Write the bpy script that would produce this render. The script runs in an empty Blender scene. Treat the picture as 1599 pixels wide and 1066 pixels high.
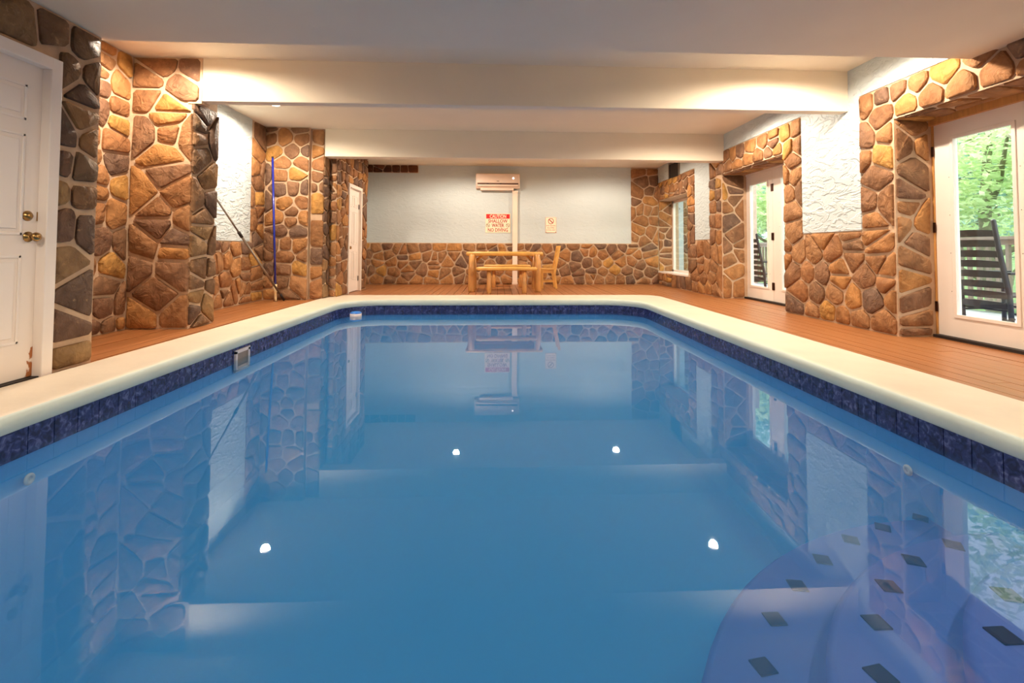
import bpy, bmesh, math, random
import numpy as np
from mathutils import Vector, Matrix
C = bpy.context.scene.collection
scene = bpy.context.scene
PI = math.pi

# ---------------------------------------------------------------- camera
H = 0.85
yaw, pit, roll = math.radians(2.5), math.radians(2.0), -0.0035
fw = Vector((math.sin(yaw)*math.cos(pit), math.cos(yaw)*math.cos(pit), math.sin(pit)))
rt = Vector((math.cos(yaw), -math.sin(yaw), 0)); up = rt.cross(fw)
rt, up = rt*math.cos(roll) - up*math.sin(roll), up*math.cos(roll) + rt*math.sin(roll)
cd = bpy.data.cameras.new('camera'); cam = bpy.data.objects.new('camera', cd); C.objects.link(cam)
m = Matrix((rt, up, -fw)).transposed().to_4x4(); m.translation = (0, 0, H); cam.matrix_world = m
cd.sensor_width = 36; cd.lens = 760/1599*36
cd.shift_x = -0.00675; cd.shift_y = -0.10658
cd.clip_start = 0.05; cd.clip_end = 300
scene.camera = cam

# ---------------------------------------------------------------- world, sun, exposure
w = bpy.data.worlds.new('world'); scene.world = w; w.use_nodes = True
bg = w.node_tree.nodes['Background']; bg.inputs[0].default_value = (0.86, 0.96, 1.0, 1); bg.inputs[1].default_value = 1.8
sd = bpy.data.lights.new('sun', 'SUN'); sd.energy = 4.0; sd.angle = math.radians(3); sd.color = (1, .95, .82)
sun = bpy.data.objects.new('sun', sd); C.objects.link(sun)
sun.rotation_euler = (math.radians(38), math.radians(-12), math.radians(200))
vs = scene.view_settings
scene.display_settings.display_device = 'sRGB'
vs.view_transform = 'Standard'; vs.look = 'None'; vs.gamma = 1; vs.use_curve_mapping = False
vs.exposure = 1.12
CAN_W = 142.0            # strength of one recessed lamp
CAN_COL = (1.0, .84, .66)
SOFFIT_FILL_W = 105.0  # strength of one added fill lamp, out of view
scene.cycles.volume_bounces = 2; scene.cycles.max_bounces = 10; scene.cycles.diffuse_bounces = 6; scene.cycles.transparent_max_bounces = 16
scene.cycles.sample_clamp_indirect = 6
scene.cycles.use_denoising = True

# ---------------------------------------------------------------- materials
def newmat(name):
    m = bpy.data.materials.new(name); m.use_nodes = True
    nt = m.node_tree; b = nt.nodes['Principled BSDF']
    return m, nt, b
def lin(c): return tuple(((x/255)/12.92 if x/255 <= .04045 else ((x/255+.055)/1.055)**2.4) for x in c)
def mat(name, col, rough=.6, metal=0, var=.12, scale=8, bump=0, bscale=30, spec=.5, dist=.01, stretch=None, emit=None):
    m, nt, b = newmat(name); N = nt.nodes; L = nt.links
    b.inputs['Roughness'].default_value = rough; b.inputs['Metallic'].default_value = metal
    b.inputs['Specular IOR Level'].default_value = spec
    tc = N.new('ShaderNodeTexCoord'); src = tc.outputs['Object']
    if stretch:
        mp = N.new('ShaderNodeMapping'); mp.inputs['Scale'].default_value = stretch; L.new(src, mp.inputs[0]); src = mp.outputs[0]
    nz = N.new('ShaderNodeTexNoise'); nz.inputs['Scale'].default_value = scale; nz.inputs['Detail'].default_value = 5
    L.new(src, nz.inputs['Vector'])
    cr = N.new('ShaderNodeValToRGB'); cr.color_ramp.elements[0].position = .3; cr.color_ramp.elements[1].position = .7
    cr.color_ramp.elements[0].color = (*[max(0, x*(1-var)) for x in col], 1)
    cr.color_ramp.elements[1].color = (*[min(1, x*(1+var)) for x in col], 1)
    L.new(nz.outputs['Fac'], cr.inputs[0]); L.new(cr.outputs[0], b.inputs['Base Color'])
    if bump:
        n2 = N.new('ShaderNodeTexNoise'); n2.inputs['Scale'].default_value = bscale; n2.inputs['Detail'].default_value = 6
        L.new(src, n2.inputs['Vector'])
        bp = N.new('ShaderNodeBump'); bp.inputs['Strength'].default_value = bump; bp.inputs['Distance'].default_value = dist
        L.new(n2.outputs['Fac'], bp.inputs['Height']); L.new(bp.outputs[0], b.inputs['Normal'])
    if emit:
        b.inputs['Emission Color'].default_value = (*emit[0], 1); b.inputs['Emission Strength'].default_value = emit[1]
    return m

def stone_material(name, palette, bumps=.45):
    m, nt, b = newmat(name); N = nt.nodes; L = nt.links
    oi = N.new('ShaderNodeObjectInfo'); tc = N.new('ShaderNodeTexCoord')
    cr = N.new('ShaderNodeValToRGB'); cr.color_ramp.interpolation = 'CONSTANT'
    el = cr.color_ramp.elements
    while len(el) < len(palette): el.new(.5)
    for i, c in enumerate(palette): el[i].position = i/len(palette); el[i].color = (*lin(c), 1)
    L.new(oi.outputs['Random'], cr.inputs[0])
    # veins and blotches inside a stone, offset by the stone's own random
    nz = N.new('ShaderNodeTexNoise'); nz.inputs['Scale'].default_value = 7; nz.inputs['Detail'].default_value = 7; nz.inputs['Distortion'].default_value = .8
    gp = N.new('ShaderNodeNewGeometry'); POS = gp.outputs['Position']
    L.new(POS, nz.inputs['Vector'])
    mx = N.new('ShaderNodeMixRGB'); mx.blend_type = 'MULTIPLY'; mx.inputs[0].default_value = .8
    r2 = N.new('ShaderNodeValToRGB'); r2.color_ramp.elements[0].position = .3; r2.color_ramp.elements[0].color = (.50, .45, .42, 1)
    r2.color_ramp.elements[1].position = .66; r2.color_ramp.elements[1].color = (1.12, 1.08, 1.0, 1)
    L.new(nz.outputs['Fac'], r2.inputs[0]); L.new(cr.outputs[0], mx.inputs[1]); L.new(r2.outputs[0], mx.inputs[2])
    n3 = N.new('ShaderNodeTexNoise'); n3.inputs['Scale'].default_value = 14; n3.inputs['Detail'].default_value = 8; n3.inputs['Roughness'].default_value = .7
    L.new(POS, n3.inputs['Vector'])
    r3 = N.new('ShaderNodeValToRGB'); r3.color_ramp.elements[0].position = .59; r3.color_ramp.elements[0].color = (0, 0, 0, 1)
    r3.color_ramp.elements[1].position = .72; r3.color_ramp.elements[1].color = (.55, .55, .55, 1)
    L.new(n3.outputs['Fac'], r3.inputs[0])
    m2 = N.new('ShaderNodeMixRGB'); m2.inputs[2].default_value = (*lin((205, 165, 120)), 1)  # pale specks: chips, with chisel highlights put into the colour
    L.new(r3.outputs[0], m2.inputs[0]); L.new(mx.outputs[0], m2.inputs[1]); L.new(m2.outputs[0], b.inputs['Base Color'])
    b.inputs['Roughness'].default_value = .6; b.inputs['Specular IOR Level'].default_value = .12
    n4 = N.new('ShaderNodeTexNoise'); n4.inputs['Scale'].default_value = 9; n4.inputs['Detail'].default_value = 8; n4.inputs['Distortion'].default_value = 1.2
    L.new(POS, n4.inputs['Vector'])
    vo = N.new('ShaderNodeTexVoronoi'); vo.feature = 'F1'; vo.inputs['Scale'].default_value = 7; vo.inputs['Randomness'].default_value = 1
    mxv = N.new('ShaderNodeMixRGB'); mxv.inputs[0].default_value = .22; L.new(POS, mxv.inputs[1]); L.new(n4.outputs['Color'], mxv.inputs[2]); L.new(mxv.outputs[0], vo.inputs['Vector'])
    hm = N.new('ShaderNodeMath'); hm.operation = 'MULTIPLY_ADD'; hm.inputs[1].default_value = 1.1; L.new(vo.outputs['Distance'], hm.inputs[0]); L.new(n4.outputs['Fac'], hm.inputs[2])
    bp = N.new('ShaderNodeBump'); bp.inputs['Strength'].default_value = bumps; bp.inputs['Distance'].default_value = .045
    L.new(hm.outputs[0], bp.inputs['Height']); L.new(bp.outputs[0], b.inputs['Normal'])
    return m

PAL = [(170,122,80),(158,114,78),(144,106,78),(182,132,82),(130,98,78),(162,116,80),(174,126,82),(122,97,82),(152,110,77),(166,123,86),(144,109,84),(188,142,82),(157,116,82),(136,103,78)]
PAL_SHADE = [(148,114,80),(122,96,74),(110,86,72),(150,120,84),(118,96,76),(132,102,76),(142,114,84),(106,86,74),(128,100,76)]
M = {}
M['stone'] = stone_material('fieldstone', PAL)
M['stone_shaded'] = stone_material('fieldstone_shaded', PAL_SHADE)  # shade put into the palette, for the dim wall and pillar sides
M['stone_brown'] = stone_material('fieldstone_brown', [(96,58,38),(82,48,32),(110,66,42)])
M['mortar'] = mat('mortar', lin((196,166,136)), .9, var=.12, scale=10, bump=.5, bscale=40)
M['ceiling'] = mat('ceiling_paint', lin((230,220,200)), .75, var=.02, scale=2, bump=.12, bscale=14, dist=.01)
M['trim_white'] = mat('white_paint', lin((238,228,218)), .35, var=.02, scale=3)
M['deck'] = mat('deck_stain', lin((160,102,58)), .38, var=.16, scale=5, bump=.25, bscale=10, stretch=(6, .5, 6), dist=.004)
M['subfloor'] = mat('subfloor', lin((70,45,30)), .8)
M['coping'] = mat('coping_paint', lin((214,200,180)), .5, var=.05, scale=3, bump=.15, bscale=25)
M['coping_face'] = mat('coping_edge_tone', lin((180,194,188)), .5, var=.04, scale=3, bump=.1)  # pale grey-green tone for the coping's inner edge
M['basin'] = mat('pool_plaster', lin((70,150,215)), .7, var=.03, scale=2)
M['step'] = mat('step_plaster', lin((74,94,165)), .8, spec=.05, var=.03, scale=2)
M['grout'] = mat('tile_grout', lin((150,160,185)), .8)
M['pine'] = mat('varnished_pine', lin((222,168,88)), .35, var=.14, scale=6, bump=.1, stretch=(1, 1, 1))
M['log'] = mat('peeled_log', lin((205,148,84)), .4, var=.16, scale=7, bump=.2)
M['black_paint'] = mat('black_stain', lin((46,42,52)), .5, var=.15, scale=10)
M['brass'] = mat('aged_brass', lin((170,135,85)), .28, metal=1, var=.2, scale=30)
M['bronze'] = mat('dark_bronze', lin((70,45,35)), .4, metal=1)
M['dark'] = mat('dark_rubber', lin((32,22,18)), .6)
M['ac'] = mat('ac_plastic', lin((240,218,200)), .3, var=.01)
M['ac_dark'] = mat('vent_slot', lin((96,66,52)), .7)
M['sign'] = mat('sign_board', lin((250,232,205)), .4, var=.01)
M['red'] = mat('sign_red', lin((205,20,24)), .5, var=.02)
M['darkred'] = mat('sign_letter_red', lin((165,36,26)), .5, var=.02)
M['grey'] = mat('sign_ring_grey', lin((140,120,90)), .5)
M['blue'] = mat('pole_blue', lin((36,50,160)), .22, var=.05, spec=.7)
M['alu'] = mat('pole_aluminium', lin((150,140,128)), .3, metal=.7, var=.08)
M['cream'] = mat('cream_plastic', lin((240,214,165)), .4)
M['float_blue'] = mat('float_blue', lin((30,110,200)), .4)
M['wood_jamb'] = mat('jamb_wood', lin((205,150,82)), .5, var=.15, scale=8, stretch=(4, 4, .6))
M['porch'] = mat('porch_boards', lin((150,150,160)), .6, var=.1, scale=4)
M['rail'] = mat('railing_wood', lin((150,135,125)), .7, var=.12)
M['pinkpost'] = mat('porch_post_paint', lin((225,190,180)), .6)
M['bark'] = mat('bark', lin((132,128,108)), .9, var=.25, scale=12, bump=.5)
M['ground'] = mat('hillside', lin((84,112,66)), .95, var=.35, scale=1.5)
M['lens'] = mat('lamp_lens', (1, .9, .75), .5, var=0, emit=((1.0, .86, .66), 5))
M['display'] = mat('display_light', (1, 1, 1), .5, var=0, emit=((1, .95, .85), 2.5))
M['dirt'] = mat('fixture_white', lin((188,182,186)), .4)
M['skimdark'] = mat('skimmer_throat', lin((120,110,105)), .7)

def plaster_material(name, strength):
    m, nt, b = newmat(name); N = nt.nodes; L = nt.links
    tc = N.new('ShaderNodeTexCoord')
    nz = N.new('ShaderNodeTexNoise'); nz.inputs['Scale'].default_value = 1.5; nz.inputs['Detail'].default_value = 3
    L.new(tc.outputs['Object'], nz.inputs['Vector'])
    cr = N.new('ShaderNodeValToRGB')
    cr.color_ramp.elements[0].color = (*lin((190,202,205)), 1); cr.color_ramp.elements[1].color = (*lin((204,213,214)), 1)
    L.new(nz.outputs['Fac'], cr.inputs[0]); L.new(cr.outputs[0], b.inputs['Base Color'])
    mp = N.new('ShaderNodeMapping'); mp.inputs['Scale'].default_value = (1, 1, 2.4); L.new(tc.outputs['Object'], mp.inputs[0])
    n2 = N.new('ShaderNodeTexNoise'); n2.inputs['Scale'].default_value = 4.0; n2.inputs['Detail'].default_value = 4; n2.inputs['Distortion'].default_value = 1.6
    L.new(mp.outputs[0], n2.inputs['Vector'])
    r = N.new('ShaderNodeValToRGB'); r.color_ramp.elements[0].position = .46; r.color_ramp.elements[1].position = .60
    e = r.color_ramp.elements.new(.585); e.color = (1, 1, 1, 1); r.color_ramp.elements[2].color = (.55, .55, .55, 1)
    r.color_ramp.elements[0].color = (.0, .0, .0, 1)
    L.new(n2.outputs['Fac'], r.inputs[0])
    n3 = N.new('ShaderNodeTexNoise'); n3.inputs['Scale'].default_value = 22; n3.inputs['Detail'].default_value = 4
    L.new(tc.outputs['Object'], n3.inputs['Vector'])
    ad = N.new('ShaderNodeMath'); ad.operation = 'MULTIPLY_ADD'; ad.inputs[1].default_value = .25
    L.new(n3.outputs['Fac'], ad.inputs[0]); L.new(r.outputs[0], ad.inputs[2])
    bp = N.new('ShaderNodeBump'); bp.inputs['Strength'].default_value = strength; bp.inputs['Distance'].default_value = .03
    L.new(ad.outputs[0], bp.inputs['Height']); L.new(bp.outputs[0], b.inputs['Normal'])
    b.inputs['Roughness'].default_value = .6
    return m
M['plaster'] = plaster_material('wall_plaster', .5); M['plaster_smooth'] = plaster_material('back_wall_plaster', .16)

def tile_material():
    m, nt, b = newmat('marbled_navy_tile'); N = nt.nodes; L = nt.links
    tc = N.new('ShaderNodeTexCoord'); g = N.new('ShaderNodeNewGeometry')
    nz = N.new('ShaderNodeTexNoise'); nz.inputs['Scale'].default_value = 26; nz.inputs['Detail'].default_value = 6; nz.inputs['Distortion'].default_value = 1.0
    L.new(g.outputs['Position'], nz.inputs['Vector'])
    cr = N.new('ShaderNodeValToRGB'); e = cr.color_ramp.elements
    e[0].position = .36; e[0].color = (*lin((24,30,66)), 1); e[1].position = .74; e[1].color = (*lin((96,108,156)), 1)
    x = e.new(.54); x.color = (*lin((42,52,104)), 1)
    L.new(nz.outputs['Fac'], cr.inputs[0]); L.new(cr.outputs[0], b.inputs['Base Color'])
    b.inputs['Roughness'].default_value = .25
    return m
M['tile'] = tile_material()
M['step_tile'] = mat('navy_step_tile', lin((8,11,30)), .8, spec=.05, var=.1, scale=30)

def glass_material(name, ior=1.5, tint=(1, 1, 1)):
    m = bpy.data.materials.new(name); m.use_nodes = True; nt = m.node_tree; N = nt.nodes; L = nt.links
    N.remove(N['Principled BSDF']); out = N['Material Output']
    tr = N.new('ShaderNodeBsdfTransparent'); tr.inputs[0].default_value = (*tint, 1)
    gl = N.new('ShaderNodeBsdfGlossy'); gl.inputs['Roughness'].default_value = 0.0
    fr = N.new('ShaderNodeFresnel'); ge = N.new('ShaderNodeNewGeometry'); mr = N.new('ShaderNodeMapRange')
    mr.inputs['To Min'].default_value = ior; mr.inputs['To Max'].default_value = 1/ior     # same mirror strength from either side
    L.new(ge.outputs['Backfacing'], mr.inputs['Value']); L.new(mr.outputs[0], fr.inputs['IOR'])
    mx = N.new('ShaderNodeMixShader'); L.new(fr.outputs[0], mx.inputs[0]); L.new(tr.outputs[0], mx.inputs[1]); L.new(gl.outputs[0], mx.inputs[2])
    L.new(mx.outputs[0], out.inputs['Surface'])
    return m, nt, fr, gl, tr, out
M['glass'] = glass_material('window_glass', 1.5, (.97, 1, .98))[0]
mw, nt, fr, gl, tr, out = glass_material('pool_water_surface', 1.33, (.86, .96, 1.0))
nz = nt.nodes.new('ShaderNodeTexNoise'); nz.inputs['Scale'].default_value = 1.6; nz.inputs['Detail'].default_value = 2
tcn = nt.nodes.new('ShaderNodeTexCoord'); nt.links.new(tcn.outputs['Object'], nz.inputs['Vector'])
bpn = nt.nodes.new('ShaderNodeBump'); bpn.inputs['Strength'].default_value = .009; bpn.inputs['Distance'].default_value = .05
nt.links.new(nz.outputs['Fac'], bpn.inputs['Height']); nt.links.new(bpn.outputs[0], gl.inputs['Normal'])
gl.inputs['Roughness'].default_value = .012
va = nt.nodes.new('ShaderNodeVolumeAbsorption'); va.inputs['Color'].default_value = (.05, .55, .90, 1); va.inputs['Density'].default_value = .50
sc_ = nt.nodes.new('ShaderNodeVolumeScatter'); sc_.inputs['Color'].default_value = (.14, .49, .95, 1); sc_.inputs['Density'].default_value = .55
ads = nt.nodes.new('ShaderNodeAddShader'); nt.links.new(va.outputs[0], ads.inputs[0]); nt.links.new(sc_.outputs[0], ads.inputs[1])
nt.links.new(ads.outputs[0], out.inputs['Volume'])
M['water'] = mw

def leaf_material(name, c1, c2):
    m, nt, b = newmat(name); N = nt.nodes; L = nt.links
    g = N.new('ShaderNodeNewGeometry'); cr = N.new('ShaderNodeValToRGB')
    cr.color_ramp.elements[0].color = (*lin(c1), 1); cr.color_ramp.elements[1].color = (*lin(c2), 1)
    L.new(g.outputs['Random Per Island'], cr.inputs[0])
    tl = N.new('ShaderNodeBsdfTranslucent'); df = N.new('ShaderNodeBsdfDiffuse'); mx = N.new('ShaderNodeMixShader'); mx.inputs[0].default_value = .5
    L.new(cr.outputs[0], tl.inputs[0]); L.new(cr.outputs[0], df.inputs[0]); L.new(df.outputs[0], mx.inputs[1]); L.new(tl.outputs[0], mx.inputs[2])
    L.new(mx.outputs[0], N['Material Output'].inputs[0])
    return m
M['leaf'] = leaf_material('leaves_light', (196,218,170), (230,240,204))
M['leaf_blue'] = leaf_material('leaves_bluegreen', (172,205,196), (214,232,224))  # blue-green leaves for most of the farther trees

def rusty_door_material():
    m, nt, b = newmat('white_door_paint_rusted'); N = nt.nodes; L = nt.links
    g = N.new('ShaderNodeNewGeometry'); sp = N.new('ShaderNodeSeparateXYZ'); L.new(g.outputs['Position'], sp.inputs[0])
    nz = N.new('ShaderNodeTexNoise'); nz.inputs['Scale'].default_value = 16; nz.inputs['Detail'].default_value = 6
    L.new(g.outputs['Position'], nz.inputs['Vector'])
    def mr(src, a, bb, c=0., d=1.):
        n = N.new('ShaderNodeMapRange'); n.inputs['From Min'].default_value = a; n.inputs['From Max'].default_value = bb
        n.inputs['To Min'].default_value = c; n.inputs['To Max'].default_value = d; L.new(src, n.inputs['Value']); return n.outputs[0]
    my = mr(sp.outputs['Y'], 3.27, 3.35); mz = mr(sp.outputs['Z'], .42, .03)
    a = N.new('ShaderNodeMath'); a.operation = 'MULTIPLY'; L.new(my, a.inputs[0]); L.new(mz, a.inputs[1])
    s = N.new('ShaderNodeMath'); s.operation = 'MULTIPLY_ADD'; s.inputs[1].default_value = .5; L.new(a.outputs[0], s.inputs[0]); L.new(nz.outputs['Fac'], s.inputs[2])
    f = mr(s.outputs[0], .76, .82)
    mx = N.new('ShaderNodeMixRGB'); mx.inputs[1].default_value = (*lin((238,226,214)), 1); mx.inputs[2].default_value = (*lin((168,98,42)), 1)
    L.new(f, mx.inputs[0]); L.new(mx.outputs[0], b.inputs['Base Color']); b.inputs['Roughness'].default_value = .4
    return m
M['door_rust'] = rusty_door_material()

# ---------------------------------------------------------------- helpers
def mesh_obj(name, verts, faces, material, parent=None, smooth=False, kind=None, mi=None, bevel=0):
    me = bpy.data.meshes.new(name); me.from_pydata([tuple(v) for v in verts], [], faces)
    mats = material if isinstance(material, (list, tuple)) else [material]
    for k in mats: me.materials.append(M[k] if isinstance(k, str) else k)
    if mi: me.polygons.foreach_set('material_index', mi)
    if smooth: me.polygons.foreach_set('use_smooth', [True]*len(me.polygons))
    me.update()
    o = bpy.data.objects.new(name, me); C.objects.link(o)
    if parent: o.parent = parent
    if kind: o['kind'] = kind
    if bevel:
        b = o.modifiers.new('bevel', 'BEVEL'); b.width = bevel; b.segments = 2; b.limit_method = 'ANGLE'
    return o
BF = [(0,3,2,1),(4,5,6,7),(0,1,5,4),(1,2,6,5),(2,3,7,6),(3,0,4,7)]
def box_vf(x0, x1, y0, y1, z0, z1, base=0):
    v = [(x0,y0,z0),(x1,y0,z0),(x1,y1,z0),(x0,y1,z0),(x0,y0,z1),(x1,y0,z1),(x1,y1,z1),(x0,y1,z1)]
    return v, [tuple(i+base for i in f) for f in BF]
def boxes(name, lst, material, parent=None, bevel=0, kind=None):
    V, F = [], []
    for b in lst:
        b = (min(b[0],b[1]),max(b[0],b[1]),min(b[2],b[3]),max(b[2],b[3]),min(b[4],b[5]),max(b[4],b[5]))
        v, f = box_vf(*b, base=len(V)); V += v; F += f
    return mesh_obj(name, V, F, material, parent, kind=kind, bevel=bevel)
def tube(name, pts, rad, material, parent=None, n=12, caps=True, mat_extra=None, kind=None, smooth=True):
    """swept round bar through pts; rad a number or one per point"""
    pts = [Vector(p) for p in pts]; V, F = [], []
    if not isinstance(rad, (list, tuple)): rad = [rad]*len(pts)
    for i, p in enumerate(pts):
        d = (pts[min(i+1, len(pts)-1)] - pts[max(i-1, 0)]).normalized()
        a = Vector((0, 0, 1)) if abs(d.z) < .9 else Vector((1, 0, 0))
        s = d.cross(a).normalized(); t = s.cross(d).normalized()
        for k in range(n):
            an = 2*PI*k/n; V.append(p + rad[i]*(math.cos(an)*s + math.sin(an)*t))
    for i in range(len(pts)-1):
        for k in range(n):
            F.append((i*n+k, i*n+(k+1) % n, (i+1)*n+(k+1) % n, (i+1)*n+k))
    if caps: F.append(tuple(range(n-1, -1, -1))); F.append(tuple(range((len(pts)-1)*n, len(pts)*n)))
    o = mesh_obj(name, V, F, material, parent, kind=kind)
    if smooth:
        me = o.data; me.polygons.foreach_set('use_smooth', [len(p.vertices) == 4 for p in me.polygons])
    return o
def lathe(name, prof, center, axis, material, parent=None, n=20):
    ax = Vector(axis).normalized(); a = Vector((0, 0, 1)) if abs(ax.z) < .9 else Vector((1, 0, 0))
    s = ax.cross(a).normalized(); t = ax.cross(s).normalized(); c = Vector(center); V, F = [], []
    for r, h in prof:
        for k in range(n):
            an = 2*PI*k/n; V.append(c + ax*h + max(r, 1e-4)*(math.cos(an)*s + math.sin(an)*t))
    for i in range(len(prof)-1):
        for k in range(n): F.append((i*n+k, i*n+(k+1) % n, (i+1)*n+(k+1) % n, (i+1)*n+k))
    F.append(tuple(range(n))); F.append(tuple(range(len(prof)*n-1, (len(prof)-1)*n-1, -1)))
    o = mesh_obj(name, V, F, material, parent)
    bm = bmesh.new(); bm.from_mesh(o.data); bmesh.ops.recalc_face_normals(bm, faces=bm.faces); bm.to_mesh(o.data); bm.free()
    o.data.polygons.foreach_set('use_smooth', [len(p.vertices) == 4 for p in o.data.polygons])
    return o
def thing(name, label, cat, loc=(0,0,0), group=None, rotz=0):
    o = bpy.data.objects.new(name, None); C.objects.link(o); o.location = loc; o.rotation_euler = (0, 0, rotz)
    o['label'] = label; o['category'] = cat
    if group: o['group'] = group
    o.empty_display_size = .1
    return o
def tag(o, label, cat, group=None):
    o['label'] = label; o['category'] = cat
    if group: o['group'] = group
    return o
def copy_tree(o, parent=None):
    c = o.copy(); C.objects.link(c); c.parent = parent
    for ch in [x for x in bpy.data.objects if x.parent == o]: copy_tree(ch, c)
    return c

def grid_solid(name, us, vs_, hole, t0, t1, tomap, material, parent=None, kind='structure'):
    """a slab between depths t0 and t1 made of grid cells, with the cells for which hole(u,v) left open"""
    us = sorted(set(us)); vs_ = sorted(set(vs_)); nu, nv = len(us)-1, len(vs_)-1
    S = [[not hole((us[i]+us[i+1])/2, (vs_[j]+vs_[j+1])/2) for j in range(nv)] for i in range(nu)]
    V, F = [], []
    def q(*p):
        b = len(V); V.extend(tomap(*x) for x in p); F.append((b, b+1, b+2, b+3))
    for i in range(nu):
        for j in range(nv):
            if not S[i][j]: continue
            a, b_, c, d = us[i], us[i+1], vs_[j], vs_[j+1]
            q((a,c,t0),(b_,c,t0),(b_,d,t0),(a,d,t0)); q((a,c,t1),(a,d,t1),(b_,d,t1),(b_,c,t1))
            if i == 0 or not S[i-1][j]: q((a,c,t0),(a,d,t0),(a,d,t1),(a,c,t1))
            if i == nu-1 or not S[i+1][j]: q((b_,c,t0),(b_,c,t1),(b_,d,t1),(b_,d,t0))
            if j == 0 or not S[i][j-1]: q((a,c,t0),(a,c,t1),(b_,c,t1),(b_,c,t0))
            if j == nv-1 or not S[i][j+1]: q((a,d,t0),(b_,d,t0),(b_,d,t1),(a,d,t1))
    o = mesh_obj(name, V, F, material, parent, kind=kind)
    bm = bmesh.new(); bm.from_mesh(o.data); bmesh.ops.remove_doubles(bm, verts=bm.verts, dist=1e-4)
    bmesh.ops.recalc_face_normals(bm, faces=bm.faces); bm.to_mesh(o.data); bm.free()
    return o

# ---- random rubble stones over a flat face -------------------------------
def clip(poly, nx, ny, d):
    """keep nx*x+ny*y <= d"""
    out = []
    for i in range(len(poly)):
        a, b = poly[i], poly[(i+1) % len(poly)]
        da, db = nx*a[0]+ny*a[1]-d, nx*b[0]+ny*b[1]-d
        if da <= 0: out.append(a)
        if (da < 0 < db) or (db < 0 < da):
            t = da/(da-db); out.append((a[0]+t*(b[0]-a[0]), a[1]+t*(b[1]-a[1])))
    return out
def area(p): return .5*sum(p[i][0]*p[(i+1) % len(p)][1]-p[(i+1) % len(p)][0]*p[i][1] for i in range(len(p)))
def inset(poly, g):
    n = len(poly); res = list(poly)
    for i in range(n):
        a, b = poly[i], poly[(i+1) % n]; ex, ey = b[0]-a[0], b[1]-a[1]; l = math.hypot(ex, ey)
        if l < 1e-6: continue
        nx, ny = ey/l, -ex/l
        res = clip(res, nx, ny, nx*a[0]+ny*a[1]-g)
        if len(res) < 3: return []
    return res
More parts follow.
